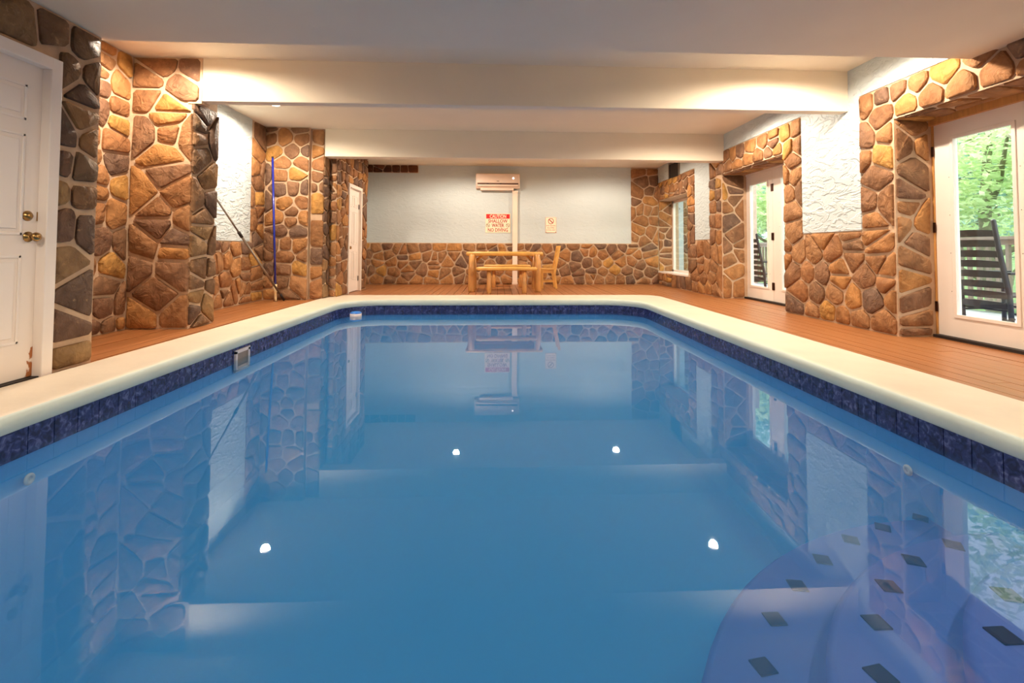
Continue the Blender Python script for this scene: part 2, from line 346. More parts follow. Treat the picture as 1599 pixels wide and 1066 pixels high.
def stones(parent, org, u, v, W, Hh, avoid=(), size=.27, seed=1, gap=.014, prot=.026, material='stone', name='stone', blocky=.86, lift=.0):
    """fieldstones as separate objects over the face org + a*u + b*v (a<W, b<Hh); rects in avoid stay bare"""
    R = random.Random(seed); org, u, v = Vector(org), Vector(u), Vector(v); nrm = u.cross(v).normalized()
    seeds = []; z = -size*.3*R.random()
    row = 0
    while z < Hh + size*.3:
        rh = size*R.uniform(.62, 1.0); x = -size*R.random()
        while x < W + size*.3:
            cw = size*R.uniform(.6, 1.45)
            j = (1-blocky)
            px, pz = x+cw/2+size*j*R.uniform(-.35, .35), z+rh/2+size*j*R.uniform(-.62, .62)
            if R.random() < .16 and rh > size*.7:      # two small ones stacked instead of one
                seeds.append((px, pz-rh*.26)); seeds.append((px+size*.04*R.uniform(-1, 1), pz+rh*.26))
            else: seeds.append((px, pz))
            x += cw
        z += rh; row += 1
    def inside(p): return 0 < p[0] < W and 0 < p[1] < Hh and not any(a0 < p[0] < a1 and b0 < p[1] < b1 for a0, a1, b0, b1 in avoid)
    cnt = 0
    good = [p for p in seeds if inside(p)]
    for s in good:
        poly = [(0, 0), (W, 0), (W, Hh), (0, Hh)]
        for t in good:
            if t is s: continue
            dx, dy = t[0]-s[0], t[1]-s[1]; dd = dx*dx+dy*dy
            if dd > (size*3.2)**2 or dd < 1e-6: continue
            poly = clip(poly, dx, dy, dx*(s[0]+t[0])/2+dy*(s[1]+t[1])/2)
            if len(poly) < 3: break
        if len(poly) < 3: continue
        # a far-off edge next to bare areas: bound the size of the stone
        for nx, ny in ((1, 0), (-1, 0), (0, 1), (0, -1)):
            poly = clip(poly, nx, ny, nx*s[0]+ny*s[1]+size*1.05)
        for a0, a1, b0, b1 in avoid:
            seps = [(a0-s[0], 1, 0, a0), (s[0]-a1, -1, 0, -a1), (b0-s[1], 0, 1, b0), (s[1]-b1, 0, -1, -b1)]
            sp, nx, ny, d = max(seps)
            if sp >= 0 and any(a0 < p[0] < a1 and b0 < p[1] < b1 for p in poly + [((poly[i][0]+poly[i-1][0])/2, (poly[i][1]+poly[i-1][1])/2) for i in range(len(poly))] + [((a0 if s[0] < a0 else a1 if s[0] > a1 else s[0]) , (b0 if s[1] < b0 else b1 if s[1] > b1 else s[1]))] ):
                poly = clip(poly, nx, ny, d)
            if len(poly) < 3: break
        if len(poly) < 3: continue
        poly = inset(poly, gap*R.uniform(.75, 1.3))
        if len(poly) < 3 or area(poly) < size*size*.06: continue
        # knock the corners off
        pp = []
        n = len(poly)
        for i in range(n):
            a, b, c = poly[i-1], poly[i], poly[(i+1) % n]
            la, lc = math.dist(a, b), math.dist(b, c); k = min(.026, la*.28)*R.uniform(.5, 1.3); k2 = min(.026, lc*.28)*R.uniform(.5, 1.3)
            if la < .012 and n > 3: continue
            pp.append((b[0]+(a[0]-b[0])*k/max(la, 1e-5), b[1]+(a[1]-b[1])*k/max(la, 1e-5)))
            pp.append((b[0]+(c[0]-b[0])*k2/max(lc, 1e-5), b[1]+(c[1]-b[1])*k2/max(lc, 1e-5)))
        if len(pp) < 4: continue
        if len(pp) > 12: pp = pp[::1][:12] if False else pp
        cx = sum(p[0] for p in pp)/len(pp); cy = sum(p[1] for p in pp)/len(pp)
        hh = prot*R.uniform(.75, 1.25); tx, ty = R.uniform(-.05, .05), R.uniform(-.05, .05)
        rings = []
        for sc, dh in ((1.0, -.012), (.985, hh*.72), (.90, hh)):
            rings.append([((cx+(p[0]-cx)*sc), (cy+(p[1]-cy)*sc), dh if dh < 0 else dh+tx*(p[0]-cx)+ty*(p[1]-cy)+R.uniform(-.003, .003)+lift) for p in pp])
        k = len(pp); co = org+u*cx+v*cy; V = []
        for rg in rings:
            for a, b, h in rg: V.append(u*(a-cx)+v*(b-cy)+nrm*h)
        V.append(u*R.uniform(-.03, .03)+v*R.uniform(-.03, .03)+nrm*(hh+lift+R.uniform(.0, .012)))
        F = []
        for r in range(2):
            for i in range(k): F.append((r*k+i, r*k+(i+1) % k, (r+1)*k+(i+1) % k, (r+1)*k+i))
        for i in range(k): F.append((2*k+i, 2*k+(i+1) % k, 3*k))
        o = mesh_obj(name, V, F, material, parent); o.location = co; cnt += 1
        o.data.polygons.foreach_set('use_smooth', [len(p.vertices) == 3 for p in o.data.polygons])
    return cnt

X, Y, Z = (1,0,0), (0,1,0), (0,0,1)
nX, nY = (-1,0,0), (0,-1,0)
XR = 3.97      # right wall face
YB = 11.86     # back wall face
ZC = 2.88      # ceiling in the bays
ZS = 2.45      # soffit over the near end
YN = -4.2      # near end of the room

# ================================================================ floor
PX0, PX1, PY0, PY1 = -2.46, 2.36, -1.5, 8.15      # water edge of the pool
OX0, OX1, OY0, OY1 = -2.96, 2.93, -2.0, 8.95      # outer edge of the coping
floor = grid_solid('floor', [-4.3, OX0+.02, OX1-.02, 4.62], [YN, OY0+.02, OY1-.02, YB+.2], lambda a, b: OX0 < a < OX1 and OY0 < b < OY1, -.25, -.026, lambda a, b, t: (a, b, t), 'subfloor')
R = random.Random(5)
def plank(x0, x1, y0, y1):
    g = .0035; dz = R.uniform(-.0015, .0015)
    v, f = box_vf(x0+g, x1-g, y0+g/2, y1-g/2, -.024, dz); cx, cy = (x0+x1)/2, (y0+y1)/2
    v = [(a-cx, b-cy, c) for a, b, c in v]
    o = mesh_obj('plank', v, f, 'deck', floor); o.location = (cx, cy, 0)
x = -4.0
PW = .138
while x < 4.4:
    x1 = min(x+PW, 4.42)
    segs = []
    if x1 <= OX0 or x >= OX1:
        if x1 <= OX0: segs.append((max(x, -4.0), x1, 3.3 if x < -3.1 else 2.0, YB))
        else: segs.append((x, x1, -2.0, YB))
    elif x < OX0 < x1: segs += [(x, OX0, 2.0, OY1), (x, x1, OY1, YB)]
    elif x < OX1 < x1: segs += [(OX1, x1, -2.0, OY1), (x, x1, OY1, YB)]
    else: segs.append((x, x1, OY1, YB))
    for a, b, c, d in segs:
        p = c
        while d-p > .3:
            q = min(d, p+R.uniform(2.2, 4.6))
            if d-q < .6: q = d
            plank(a, b, p, q); p = q
    x = x1

# ================================================================ ceiling
ceil = boxes('ceiling', [(-4.3, 4.6, YN-.2, 3.84, ZS, 3.2)], 'ceiling', kind='structure')
boxes('ceiling', [(-4.3, 4.6, 3.84, YB+.3, ZC, 3.2)], 'ceiling', kind='structure')
boxes('ceiling_beam', [(-3.17, 4.0, 5.29, 5.42, 2.42, ZC+.02)], 'ceiling', kind='structure', bevel=.008)
boxes('ceiling_beam', [(-2.93, 4.0, 8.32, 8.54, 2.41, ZC+.02)], 'ceiling', kind='structure', bevel=.008)

# ================================================================ right wall
ops = [(2.85, 4.68, -1, 2.17), (6.56, 8.45, -1, 2.19), (9.98, 11.84, .31, 2.05)]
ys = [YN, 2.85, 4.68, 6.56, 8.45, 9.98, 11.84, YB+.2]; zs = [-.2, .31, 2.05, 2.17, 2.19, 3.0]
wr = grid_solid('wall_right', ys, zs, lambda a, b: any(p < a < q and r < b < s for p, q, r, s in ops), XR, XR+.50, lambda a, b, t: (t, a, b), 'mortar')
# lightly proud plaster fields
for y0, y1, z0, z1 in [(5.13, 6.15, 1.07, 2.6), (5.13, 8.92, 2.60, 2.9), (3.85, 5.13, 2.54, 2.9), (8.92, 9.60, 1.05, 2.9), (9.60, YB, 2.50, 2.9)]:
    boxes('plaster_field', [(XR-.012, XR+.01, y0, y1, z0, z1)], 'plaster', wr)
# u runs towards the camera (-y) so that u x v faces the room
YT = YB
def ry(y): return YT - y
av = [(ry(4.68), ry(2.85), -1, 2.17), (ry(8.45), ry(6.56), -1, 2.19), (ry(11.84), ry(9.98), .31, 2.05),
      (ry(6.15), ry(5.13), 1.07, 3), (ry(8.92), ry(5.13), 2.60, 3), (ry(5.13), ry(3.0), 2.54, 3), (ry(9.60), ry(8.92), 1.05, 3), (-.1, ry(9.60), 2.50, 3)]
stones(wr, (XR, YT, 0), nY, Z, YT-2.2, 2.56+.06, av, size=.295, seed=11)
# jambs (far side faces of the recesses look at the camera), heads
stones(wr, (XR+.0, 4.68, 0), X, Z, .36, 2.17, size=.28, seed=21, prot=.016)
stones(wr, (XR+.0, 8.45, 0), X, Z, .41, 2.19, size=.28, seed=22, prot=.016)
stones(wr, (XR+.0, 11.84, .31), X, Z, .34, 1.74, size=.26, seed=23, prot=.018)
stones(wr, (XR+.36, 9.98, .31), nX, Z, .33, 1.74, size=.24, seed=24, prot=.018)
stones(wr, (XR, 2.87, 2.17), Y, X, 1.8, .34, size=.3, seed=25, prot=.016)
stones(wr, (XR, 6.58, 2.19), Y, X, 1.85, .40, size=.3, seed=26, prot=.016)

# ================================================================ back wall
wb = boxes('wall_back', [(-4.3, 4.6, YB, YB+.25, -.2, 3.0)], 'plaster_smooth', kind='structure')
boxes('mortar_bed', [(-3.25, 3.29, YB-.02, YB+.02, 0, 1.0), (3.29, XR+.01, YB-.02, YB+.02, 0, ZC)], 'mortar', wb)
stones(wb, (-3.25, YB-.02, 0), X, Z, 3.25+XR, 2.86, [(-1, 3.25+3.27, 1.0, 3)], size=.285, seed=31, blocky=.5)
boxes('mortar_bed', [(-3.2, -1.93, YB-.02, YB+.02, 2.69, ZC)], 'mortar', wb)
stones(wb, (-3.2, YB-.02, 2.69), X, Z, 1.27, .19, size=.2, seed=33, material='stone_brown', gap=.008)

# ================================================================ left side
wl = grid_solid('wall_left', [YN, 2.44, 3.36, 3.8], [-.2, 2.05, 3.0], lambda a, b: 2.44 < a < 3.36 and b < 2.05, -3.45, -3.03, lambda a, b, t: (t, a, b), 'mortar')
stones(wl, (-3.03, 1.2, 0), Y, Z, 2.6, ZS, [(2.35-1.2, 3.43-1.2, -1, 2.135)], size=.28, seed=44, material='stone_shaded', gap=.017)
wl2 = boxes('wall_left', [(-4.2, -3.88, 3.6, YB+.2, -.2, 3.0)], 'mortar', kind='structure')
boxes('wall_left', [(-4.2, -3.4, 3.6, 3.8, -.2, 3.0)], 'mortar', kind='structure')
stones(wl2, (-3.88, 3.8, 0), Y, Z, 1.46, ZC, size=.29, seed=42)
boxes('plaster_field', [(-3.89, -3.868, 5.75, 7.78, .96, ZC)], 'plaster', wl2)
stones(wl2, (-3.88, 5.75, 0), Y, Z, 2.48, ZC, [(-1, 7.78-5.75, .96, 4)], size=.28, seed=43, blocky=.3)

p2 = boxes('stone_pillar', [(-3.88, -3.25, 5.29, 5.73, 0, ZC), (-3.3, -3.16, 5.28, 5.42, 2.39, ZC)], 'mortar', kind='structure')
stones(p2, (-3.88, 5.29, 0), X, Z, .71, ZC, [(.65, 2, -1, 2.40)], size=.31, seed=51)
stones(p2, (-3.25, 5.27, 0), Y, Z, .48, 2.42, size=.30, seed=52, material='stone_shaded')
p3 = boxes('stone_pillar', [(-3.88, -3.16, 8.25, 8.75, 0, ZC), (-3.16, -2.95, 8.35, 8.75, 0, ZC)], 'mortar', kind='structure')
stones(p3, (-3.88, 8.25, 0), X, Z, .73, ZC, size=.27, seed=53)
stones(p3, (-3.16, 8.35, 0), X, Z, .23, ZC, size=.26, seed=54)
stones(p3, (-2.95, 8.33, 0), Y, Z, .30, 2.42, size=.26, seed=55, material='stone_shaded')
# wall with the far door
wf = grid_solid('wall_left', [8.62, 9.31, 10.08, 10.58], [-.2, 2.03, 3.0], lambda a, b: 9.31 < a < 10.08 and b < 2.03, -3.25, -2.82, lambda a, b, t: (t, a, b), 'mortar')
stones(wf, (-2.95, 8.62, 0), X, Z, .15, ZC, size=.24, seed=56)
stones(wf, (-2.82, 8.62, 0), Y, Z, 1.96, ZC, [(9.25-8.62, 10.14-8.62, -1, 2.09)], size=.27, seed=57)
boxes('wall_left', [(-3.6, -3.16, 10.5, YB+.1, -.2, 3.0)], 'plaster', kind='structure')
boxes('wall_near', [(-4.3, 4.6, YN-.3, YN, -.2, 3.0)], 'plaster', kind='structure')

# ================================================================ pool
def rrect(x0, x1, y0, y1, r, n=10):
    pts = []
    for cx, cy, a0 in ((x1-r, y1-r, 0), (x0+r, y1-r, PI/2), (x0+r, y0+r, PI), (x1-r, y0+r, 1.5*PI)):
        for k in range(n+1):
            a = a0+PI/2*k/n; pts.append((cx+r*math.cos(a), cy+r*math.sin(a), k/n, (cx, cy)))
    return pts
RAD = .62; NC = 10
def path(off=0): return [(p[0], p[1]) for p in rrect(PX0-off, PX1+off, PY0-off, PY1+off, RAD+off, NC)]
np_ = 4*(NC+1)
def sweep(name, prof, material, parent=None, kind=None, closed_bottom=False, mi=None, smooth=True):
    V, F = [], []
    for off, z in prof: V += [(a, b, z) for a, b in path(off)]
    MI = []
    for r in range(len(prof)-1):
        for i in range(np_):
            F.append((r*np_+i, r*np_+(i+1) % np_, (r+1)*np_+(i+1) % np_, (r+1)*np_+i)); MI.append(mi[r] if mi else 0)
    if closed_bottom: F.append(tuple(range((len(prof)-1)*np_, len(prof)*np_))); MI.append(0)
    return V, F, MI
V, F, MI = sweep('', [(.012, -.08), (.012, -1.25), (-.04, -1.42), (-.16, -1.5)], None, closed_bottom=True)
basin = mesh_obj('pool_basin', V, F, ['basin'], kind='structure', smooth=False)
bm = bmesh.new(); bm.from_mesh(basin.data); bmesh.ops.recalc_face_normals(bm, faces=bm.faces)
for f in bm.faces: f.normal_flip()
bm.to_mesh(basin.data); bm.free()
V, F, MI = sweep('', [(.010, -.08), (.010, -.235)], None)
mesh_obj('tile_bed', V, F, 'grout', basin)
# band of tiles: one object each, following the rounded corners
P = path(0.0); seg = []
tot = 0
for i in range(np_):
    a, b = P[i], P[(i+1) % np_]; l = math.dist(a, b); seg.append((tot, l, a, b)); tot += l
def at(s):
    s %= tot
    for t, l, a, b in seg:
        if s <= t+l+1e-9:
            k = (s-t)/max(l, 1e-9); return (a[0]+(b[0]-a[0])*k, a[1]+(b[1]-a[1])*k)
    return seg[-1][3]
nt_ = round(tot/.152); tw = tot/nt_; tilemesh = None
for i in range(nt_):
    a, b = at(i*tw), at((i+1)*tw); mx_, my_ = (a[0]+b[0])/2, (a[1]+b[1])/2
    if my_ < .3 and not (mx_ > 2.2 or mx_ < -2.3): continue
    ang = math.atan2(b[1]-a[1], b[0]-a[0]); wdt = tw-.005
    if tilemesh is None:
        v, f = box_vf(-wdt/2, wdt/2, -.012, .004, -.232, -.083)
        o = mesh_obj('tile', v, f, 'tile', basin, bevel=0); tilemesh = o.data
    else:
        o = bpy.data.objects.new('tile', tilemesh); C.objects.link(o); o.parent = basin
    o.location = (mx_, my_, 0); o.rotation_euler = (0, 0, ang)
# coping
prof = [(.015, -.083), (-.012, -.083), (-.022, -.07), (-.024, -.03), (-.016, -.006), (.002, .008), (.03, .014), (.07, .015)]
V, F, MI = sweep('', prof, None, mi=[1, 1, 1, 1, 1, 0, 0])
outer = []
for i, p in enumerate(rrect(PX0-.07, PX1+.07, PY0-.07, PY1+.07, RAD+.07, NC)):
    q = i//(NC+1); t = p[2]; c = p[3]
    def cl(x, y): return x, y
    corner = [(OX1, OY1), (OX0, OY1), (OX0, OY0), (OX1, OY0)][q]
    st = [(OX1, c[1]), (c[0], OY1), (OX0, c[1]), (c[0], OY0)][q]
    en = [(c[0], OY1), (OX0, c[1]), (c[0], OY0), (OX1, c[1])][q]
    if t <= .5: k = t*2; o_ = (st[0]+(corner[0]-st[0])*k, st[1]+(corner[1]-st[1])*k)
    else: k = t*2-1; o_ = (corner[0]+(en[0]-corner[0])*k, corner[1]+(en[1]-corner[1])*k)
    if t == .5 and q < 2:    # corners slightly eased
        o_ = (o_[0]+(-.10 if q == 0 else .14), o_[1]-.06)
    outer.append(o_)
b0 = len(V)-np_; b1 = len(V); V += [(a, b, .013) for a, b in outer]; b2 = len(V); V += [(a, b, -.1) for a, b in outer]
for i in range(np_):
    j = (i+1) % np_; F.append((b0+i, b0+j, b1+j, b1+i)); MI.append(0); F.append((b1+i, b1+j, b2+j, b2+i)); MI.append(0)
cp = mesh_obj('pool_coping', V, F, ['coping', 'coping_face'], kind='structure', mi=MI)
bm = bmesh.new(); bm.from_mesh(cp.data); bmesh.ops.recalc_face_normals(bm, faces=bm.faces); bm.to_mesh(cp.data); bm.free()
cp.data.polygons.foreach_set('use_smooth', [True]*len(cp.data.polygons))
mod = cp.modifiers.new('edge', 'EDGE_SPLIT'); mod.split_angle = math.radians(50)

# steps fanned out from the right-hand wall
SC = (PX1+.02, .7)
def fan(r, z0, z1, name):
    n = 40; pts = [(SC[0]-r*math.sin(PI*k/n), SC[1]+r*math.cos(PI*k/n)) for k in range(n+1)]
    b = .03; V = [(x, y, z0) for x, y in pts]; V += [(x, y, z1-b) for x, y in pts]
    pin = [(SC[0]-(r-b)*math.sin(PI*k/n), SC[1]+(r-b)*math.cos(PI*k/n)) for k in range(n+1)]; V += [(x, y, z1) for x, y in pin]
    F = []; m_ = n+1
    for q in range(2):
        for i in range(n): F.append((q*m_+i, (q+1)*m_+i, (q+1)*m_+i+1, q*m_+i+1))
    F.append(tuple(range(3*m_-1, 2*m_-1, -1)))
    o = mesh_obj(name, V, F, 'step', basin); bm = bmesh.new(); bm.from_mesh(o.data); bmesh.ops.recalc_face_normals(bm, faces=bm.faces); bm.to_mesh(o.data); bm.free()
    o.data.polygons.foreach_set('use_smooth', [len(p.vertices) == 4 for p in o.data.polygons]); return o
steps = [fan(1.95, -1.5, -.62, 'step'), fan(1.58, -.64, -.48, 'step'), fan(1.22, -.5, -.34, 'step')]
dm = None
for rr, z, lst in [(1.80, -.62, [(2.33,2.63),(2.05,2.55),(1.80,2.45),(1.55,2.30),(1.32,2.13),(1.11,1.945),(.944,1.73)]),
                   (1.45, -.48, [(2.065,2.16),(1.79,2.06),(1.555,1.91),(1.36,1.73),(1.205,1.52)]),
                   (1.11, -.34, [(1.77,1.65),(1.57,1.48),(1.42,1.27)])]:
    for x, y in lst:
        a = math.atan2(y-SC[1], x-SC[0])
        v, f = box_vf(-.034, .034, -.034, .034, 0, .005)
        if dm is None: o = mesh_obj('diamond_tile', v, f, 'step_tile', basin); dm = o.data
        else: o = bpy.data.objects.new('diamond_tile', dm); C.objects.link(o); o.parent = basin
        o.location = (x, y, z); o.rotation_euler = (0, 0, a+PI/4)
# return fittings and skimmer mouth
for x, y, z, ax in [(PX0+.015, 2.7, -.36, X), (PX1-.015, 2.72, -.40, nX)]:
    lathe('return_fitting', [(.030, 0), (.030, .006), (.022, .010), (.012, .010), (.012, .004)], (x, y, z), ax, 'dirt', basin)
sk = boxes('skimmer_mouth', [(PX0+.002, PX0+.022, 4.70, 4.73, -.30, -.12), (PX0+.002, PX0+.022, 4.93, 4.96, -.30, -.12), (PX0+.002, PX0+.022, 4.70, 4.96, -.14, -.11), (PX0+.002, PX0+.022, 4.70, 4.96, -.315, -.29)], 'dirt', basin)
boxes('throat', [(PX0+.003, PX0+.014, 4.73, 4.93, -.29, -.14)], 'skimdark', sk)
# water
V, F, MI = sweep('', [(.022, -.2), (.022, -1.62)], None, closed_bottom=True)
F.append(tuple(range(np_-1, -1, -1)))
wt = mesh_obj('pool_water', V, F, 'water')
bm = bmesh.new(); bm.from_mesh(wt.data); bmesh.ops.recalc_face_normals(bm, faces=bm.faces); bm.to_mesh(wt.data); bm.free()
wt['kind'] = 'stuff'; wt['label'] = 'still clear blue water filling the pool'; wt['category'] = 'water'

# ================================================================ doors
def panel_door(name, face, y0, y1, z1, sgn, mat_slab, knob_y, knob=True, casing=.075, casface=None, rows=None, hinge_y=None, deadz=1.055, knobz=.92):
    """flat-wall door in an x = face plane; sgn +1 when the room is at +x"""
    d = boxes(name, [(face-.045*sgn, face, y0, y1, .012, z1)], mat_slab, kind='structure', bevel=.003)
    wd = (y1-y0); st = .11*wd/.9; mid = .1*wd/.9; pw = (wd-2*st-mid)/2
    for r0, r1 in (rows or [(.24, .80), (.93, 1.58), (1.67, 1.90)]):
        for k in range(2):
            a = y0+st+k*(pw+mid); b = a+pw; e = .016
            fr_ = boxes('panel_moulding', [(face, face+.006*sgn, a, a+e, r0, r1), (face, face+.006*sgn, b-e, b, r0, r1), (face, face+.006*sgn, a, b, r0, r0+e), (face, face+.006*sgn, a, b, r1-e, r1)], 'trim_white', d, bevel=.002)
            boxes('raised_panel', [(face-.001*sgn, face+.007*sgn, a+.04, b-.04, r0+.04, r1-.04)], 'trim_white', d, bevel=.006)
    cf = casface if casface is not None else face+.04*sgn
    boxes('casing', [(face-.04*sgn, cf, y0-casing, y0+.006, 0, z1+casing), (face-.04*sgn, cf, y1-.006, y1+casing, 0, z1+casing), (face-.04*sgn, cf, y0, y1, z1-.006, z1+casing)], 'trim_white', d, bevel=.005)
    if knob:
        k = lathe('knob', [(.034, 0), (.034, .006), (.013, .012), (.012, .03), (.024, .038), (.03, .052), (.026, .066), (.008, .072)], (face, knob_y, knobz), (sgn, 0, 0), 'brass', d)
        lathe('deadbolt', [(.033, 0), (.033, .008), (.022, .018), (.02, .022), (.006, .023)], (face, knob_y-.01, deadz), (sgn, 0, 0), 'brass', d)
        boxes('strike_plate', [(face-.004*sgn, face+.002*sgn, knob_y+.055, knob_y+.064, deadz-.03, deadz+.03)], 'brass', d)
    if hinge_y is not None:
        for z in (.25, 1.7): tube('hinge', [(face+.006*sgn, hinge_y, z-.05), (face+.006*sgn, hinge_y, z+.05)], .009, 'bronze', d, n=8)
    return d
panel_door('door_1', -3.045, 2.44, 3.36, 2.05, 1, 'door_rust', 3.292, casface=-2.985)
boxes('threshold', [(-3.3, -3.0, 2.44, 3.36, -.02, .010)], 'dark', bpy.data.objects['door_1'])
d2 = panel_door('door_2', -2.845, 9.31, 10.08, 2.03, 1, 'trim_white', 9.385, casing=.055, casface=-2.785, hinge_y=10.07, deadz=1.02, knobz=.87)

def glass_leaf(parent, face, y0, y1, z1, hinge_y, g=(.20, .20, .24, .17), hinges=True):
    """full-lite leaf in the plane x = face, the room at -x. g: stile, stile, bottom, top"""
    t = .045; a, b = y0+g[0], y1-g[1]; c, d = g[2]+.02, z1-g[3]
    lf = boxes('door_leaf', [(face, face+t, y0, a, .03, z1), (face, face+t, b, y1, .03, z1), (face, face+t, a, b, .03, c), (face, face+t, a, b, d, z1)], 'trim_white', parent)
    e = .028
    boxes('glazing_bead', [(face-.012, face+.002, a-e, a+.006, c-e, d+e), (face-.012, face+.002, b-.006, b+e, c-e, d+e), (face-.012, face+.002, a, b, c-e, c+.006), (face-.012, face+.002, a, b, d-.006, d+e)], 'trim_white', lf, bevel=.004)
    boxes('pane', [(face+.018, face+.024, a, b, c, d)], 'glass', lf)
    for q in range(4):
        z = c+(d-c)*(q+.6)/4.6
        for yy in (a-.05, b+.05): lathe('screw_cap', [(.004, 0), (.003, .002)], (face, yy, z), nX, 'bronze', lf, n=6)
    return lf
def french(name, face, ya, ym, yb, z1, jamb, g2=.15):
    d = boxes(name, [(face-.012, face+.08, ya-.03, ya, 0, z1+.035), (face-.012, face+.08, yb, yb+.03, 0, z1+.035), (face-.012, face+.08, ya, yb, z1+.002, z1+.035)], jamb, kind='structure')
    glass_leaf(d, face, ym+.003, yb-.002, z1, yb, g=(.15, .20, .22, .17)); glass_leaf(d, face, ya+.002, ym-.003, z1, ya, g=(.20, g2, .22, .17))
    boxes('threshold', [(face-.06, face+.12, ya, yb, -.02, .028)], 'dark', d)
    return d
d3 = french('door_3', XR+.40, 2.86, 3.765, 4.665, 2.10, 'wood_jamb')
for z in (.30, 1.08, 1.84): boxes('hinge', [(XR+.378, XR+.390, 4.655, 4.675, z-.05, z+.05)], 'bronze', d3)
boxes('head_trim', [(XR+.36, XR+.40, 2.84, 4.69, 2.10, 2.19)], 'wood_jamb', d3)
d4 = french('door_4', XR+.45, 6.58, 7.63, 8.54-.02, 2.15, 'trim_white', g2=.235)
for z in (.27, 1.07, 1.86): boxes('hinge', [(XR+.438, XR+.452, 7.60, 7.66, z-.06, z+.06)], 'bronze', d4)

# recessed window at the far end and small dark transom above it
w1 = boxes('window_1', [(XR+.34, XR+.40, 11.77, 11.84, .31, 2.05), (XR+.34, XR+.40, 9.98, 10.04, .31, 2.05), (XR+.34, XR+.40, 9.98, 11.84, .31, .37), (XR+.34, XR+.40, 9.98, 11.84, 1.99, 2.05)], 'trim_white', kind='structure')
boxes('pane', [(XR+.365, XR+.372, 10.04, 11.77, .37, 1.99)], 'glass', w1)
ww = boxes('wall_added', [(XR+.5, 5.2, 11.9, 12.2, -.3, 2.9)], 'mortar', kind='structure')  # stone piece added outside so that stones show in the pane
stones(ww, (XR+.5, 11.9, -.05), X, Z, .72, 2.9, size=.28, seed=61, material='stone_shaded')
boxes('sill', [(XR-.02, XR+.35, 9.98, 11.84, .29, .325)], 'trim_white', w1)
w2 = boxes('window_2', [(XR-.04, XR-.008, 10.38, 10.42, 2.48, 2.82), (XR-.04, XR-.008, 10.98, 11.02, 2.48, 2.82), (XR-.04, XR-.008, 10.38, 11.02, 2.80, 2.84)], 'alu', kind='structure')
boxes('pane', [(XR-.025, XR-.012, 10.42, 10.98, 2.48, 2.80)], 'dark', w2)

# ================================================================ ceiling lights
def can(x, y, z, power, label, lensr=.062, group='recessed lamps'):
    t = thing('ceiling_light', label, 'ceiling light', (x, y, z), group)
    lathe('trim_ring', [(.095, 0), (.095, -.006), (.088, -.012), (.066, -.010), (.064, 0)], (0, 0, 0), Z, 'trim_white', t, n=24)
    lathe('lens', [(lensr, -.004), (lensr*.8, -.010), (lensr*.3, -.013)], (0, 0, 0), Z, 'lens', t, n=20)
    l = bpy.data.lights.new('lamp', 'SPOT'); l.energy = power; l.color = CAN_COL; l.spot_size = math.radians(172); l.spot_blend = .35; l.shadow_soft_size = .055
    lo = bpy.data.objects.new('lamp', l); C.objects.link(lo); lo.parent = t; lo.location = (0, 0, -.03)
    return t
can(-3.13, 4.62, ZC, CAN_W*.75, 'lit round recessed lamp between soffit and first beam, by the left stone pillar', group='recessed lamps in the first bay')
can(3.05, 4.42, ZC, CAN_W, 'lit round recessed lamp between soffit and first beam, over the nearest glass door', group='recessed lamps in the first bay')
can(-3.15, 6.95, ZC, CAN_W, 'lit round recessed lamp peeping under the first beam on the left', group='recessed lamps in the second bay')
can(3.02, 6.80, ZC, CAN_W, 'lit round recessed lamp peeping under the first beam on the right', group='recessed lamps in the second bay')
can(-.81, 10.0, ZC, CAN_W*.9, 'lit round recessed lamp behind the far beam, left of the air conditioner', group='recessed lamps in the far bay')
can(2.44, 10.0, ZC, CAN_W*.85, 'lit round recessed lamp behind the far beam, near the right stone strip', group='recessed lamps in the far bay')
for x in (-1.9, 1.9):  # unseen lamps, added to brighten the near coping and raise the bounce
    can(x, .4, ZS, SOFFIT_FILL_W, 'added unseen fill lamp in the low near soffit, %s of the viewer' % ('left' if x < 0 else 'right'), group='added fill lamps in the near soffit')

# ================================================================ furniture
t = thing('log_table', 'peeled log table with thick round legs under the air conditioner', 'table', (.145, 10.1, 0))
V = []; 
n = 5
for k in range(n):
    y = -.42+.84*(k+.5)/n
    tube('top_log', [(-.77, y, .752), (-.74, y, .756), (-.3, y, .758), (.3, y, .758), (.74, y, .756), (.765, y, .752)], [.03, .041, .044, .044, .041, .03], 'pine', t, n=10) if k in (0, n-1) else boxes('top_board', [(-.765, .765, y-.083, y+.083, .745, .795)], 'pine', t, bevel=.01)
for sx, sy in ((-.66, -.33), (.66, -.33), (-.66, .36), (.66, .36)):
    tube('leg', [(sx, sy, 0), (sx, sy, .02), (sx, sy, .4), (sx*.99, sy, .745)], [.068, .071, .069, .066], 'log', t, n=14)
for s in (-1, 1):
    boxes('end_rail', [(s*.66-.03, s*.66+.03, -.33, .36, .66, .745)], 'log', t, bevel=.01)
    tube('brace', [(s*.64, .36, .56), (s*.46, .36, .74)], .028, 'pine', t, n=8)
def bench(label, loc, L_, h=.50, dark=False):
    b = thing('log_bench', label, 'bench', loc, None)
    for k in (-1, 1):
        tube('seat_log', [(-L_/2, k*.075, h-.035), (-L_/2+.03, k*.075, h-.03), (0, k*.075, h-.028), (L_/2-.03, k*.075, h-.03), (L_/2, k*.075, h-.035)], [.022, .034, .036, .034, .022], 'pine', b, n=10)
    boxes('seat_board', [(-L_/2+.01, L_/2-.01, -.075, .075, h-.045, h-.006)], 'pine', b, bevel=.006)
    for sx in (-.29*L_, .29*L_):
        tube('leg', [(sx, 0, 0), (sx, 0, .01), (sx, 0, h-.04)], [.043, .046, .044], 'log', b, n=12)
    return b
bench('short pale log bench in front of the log table', (.18, 9.50, 0), 1.18)
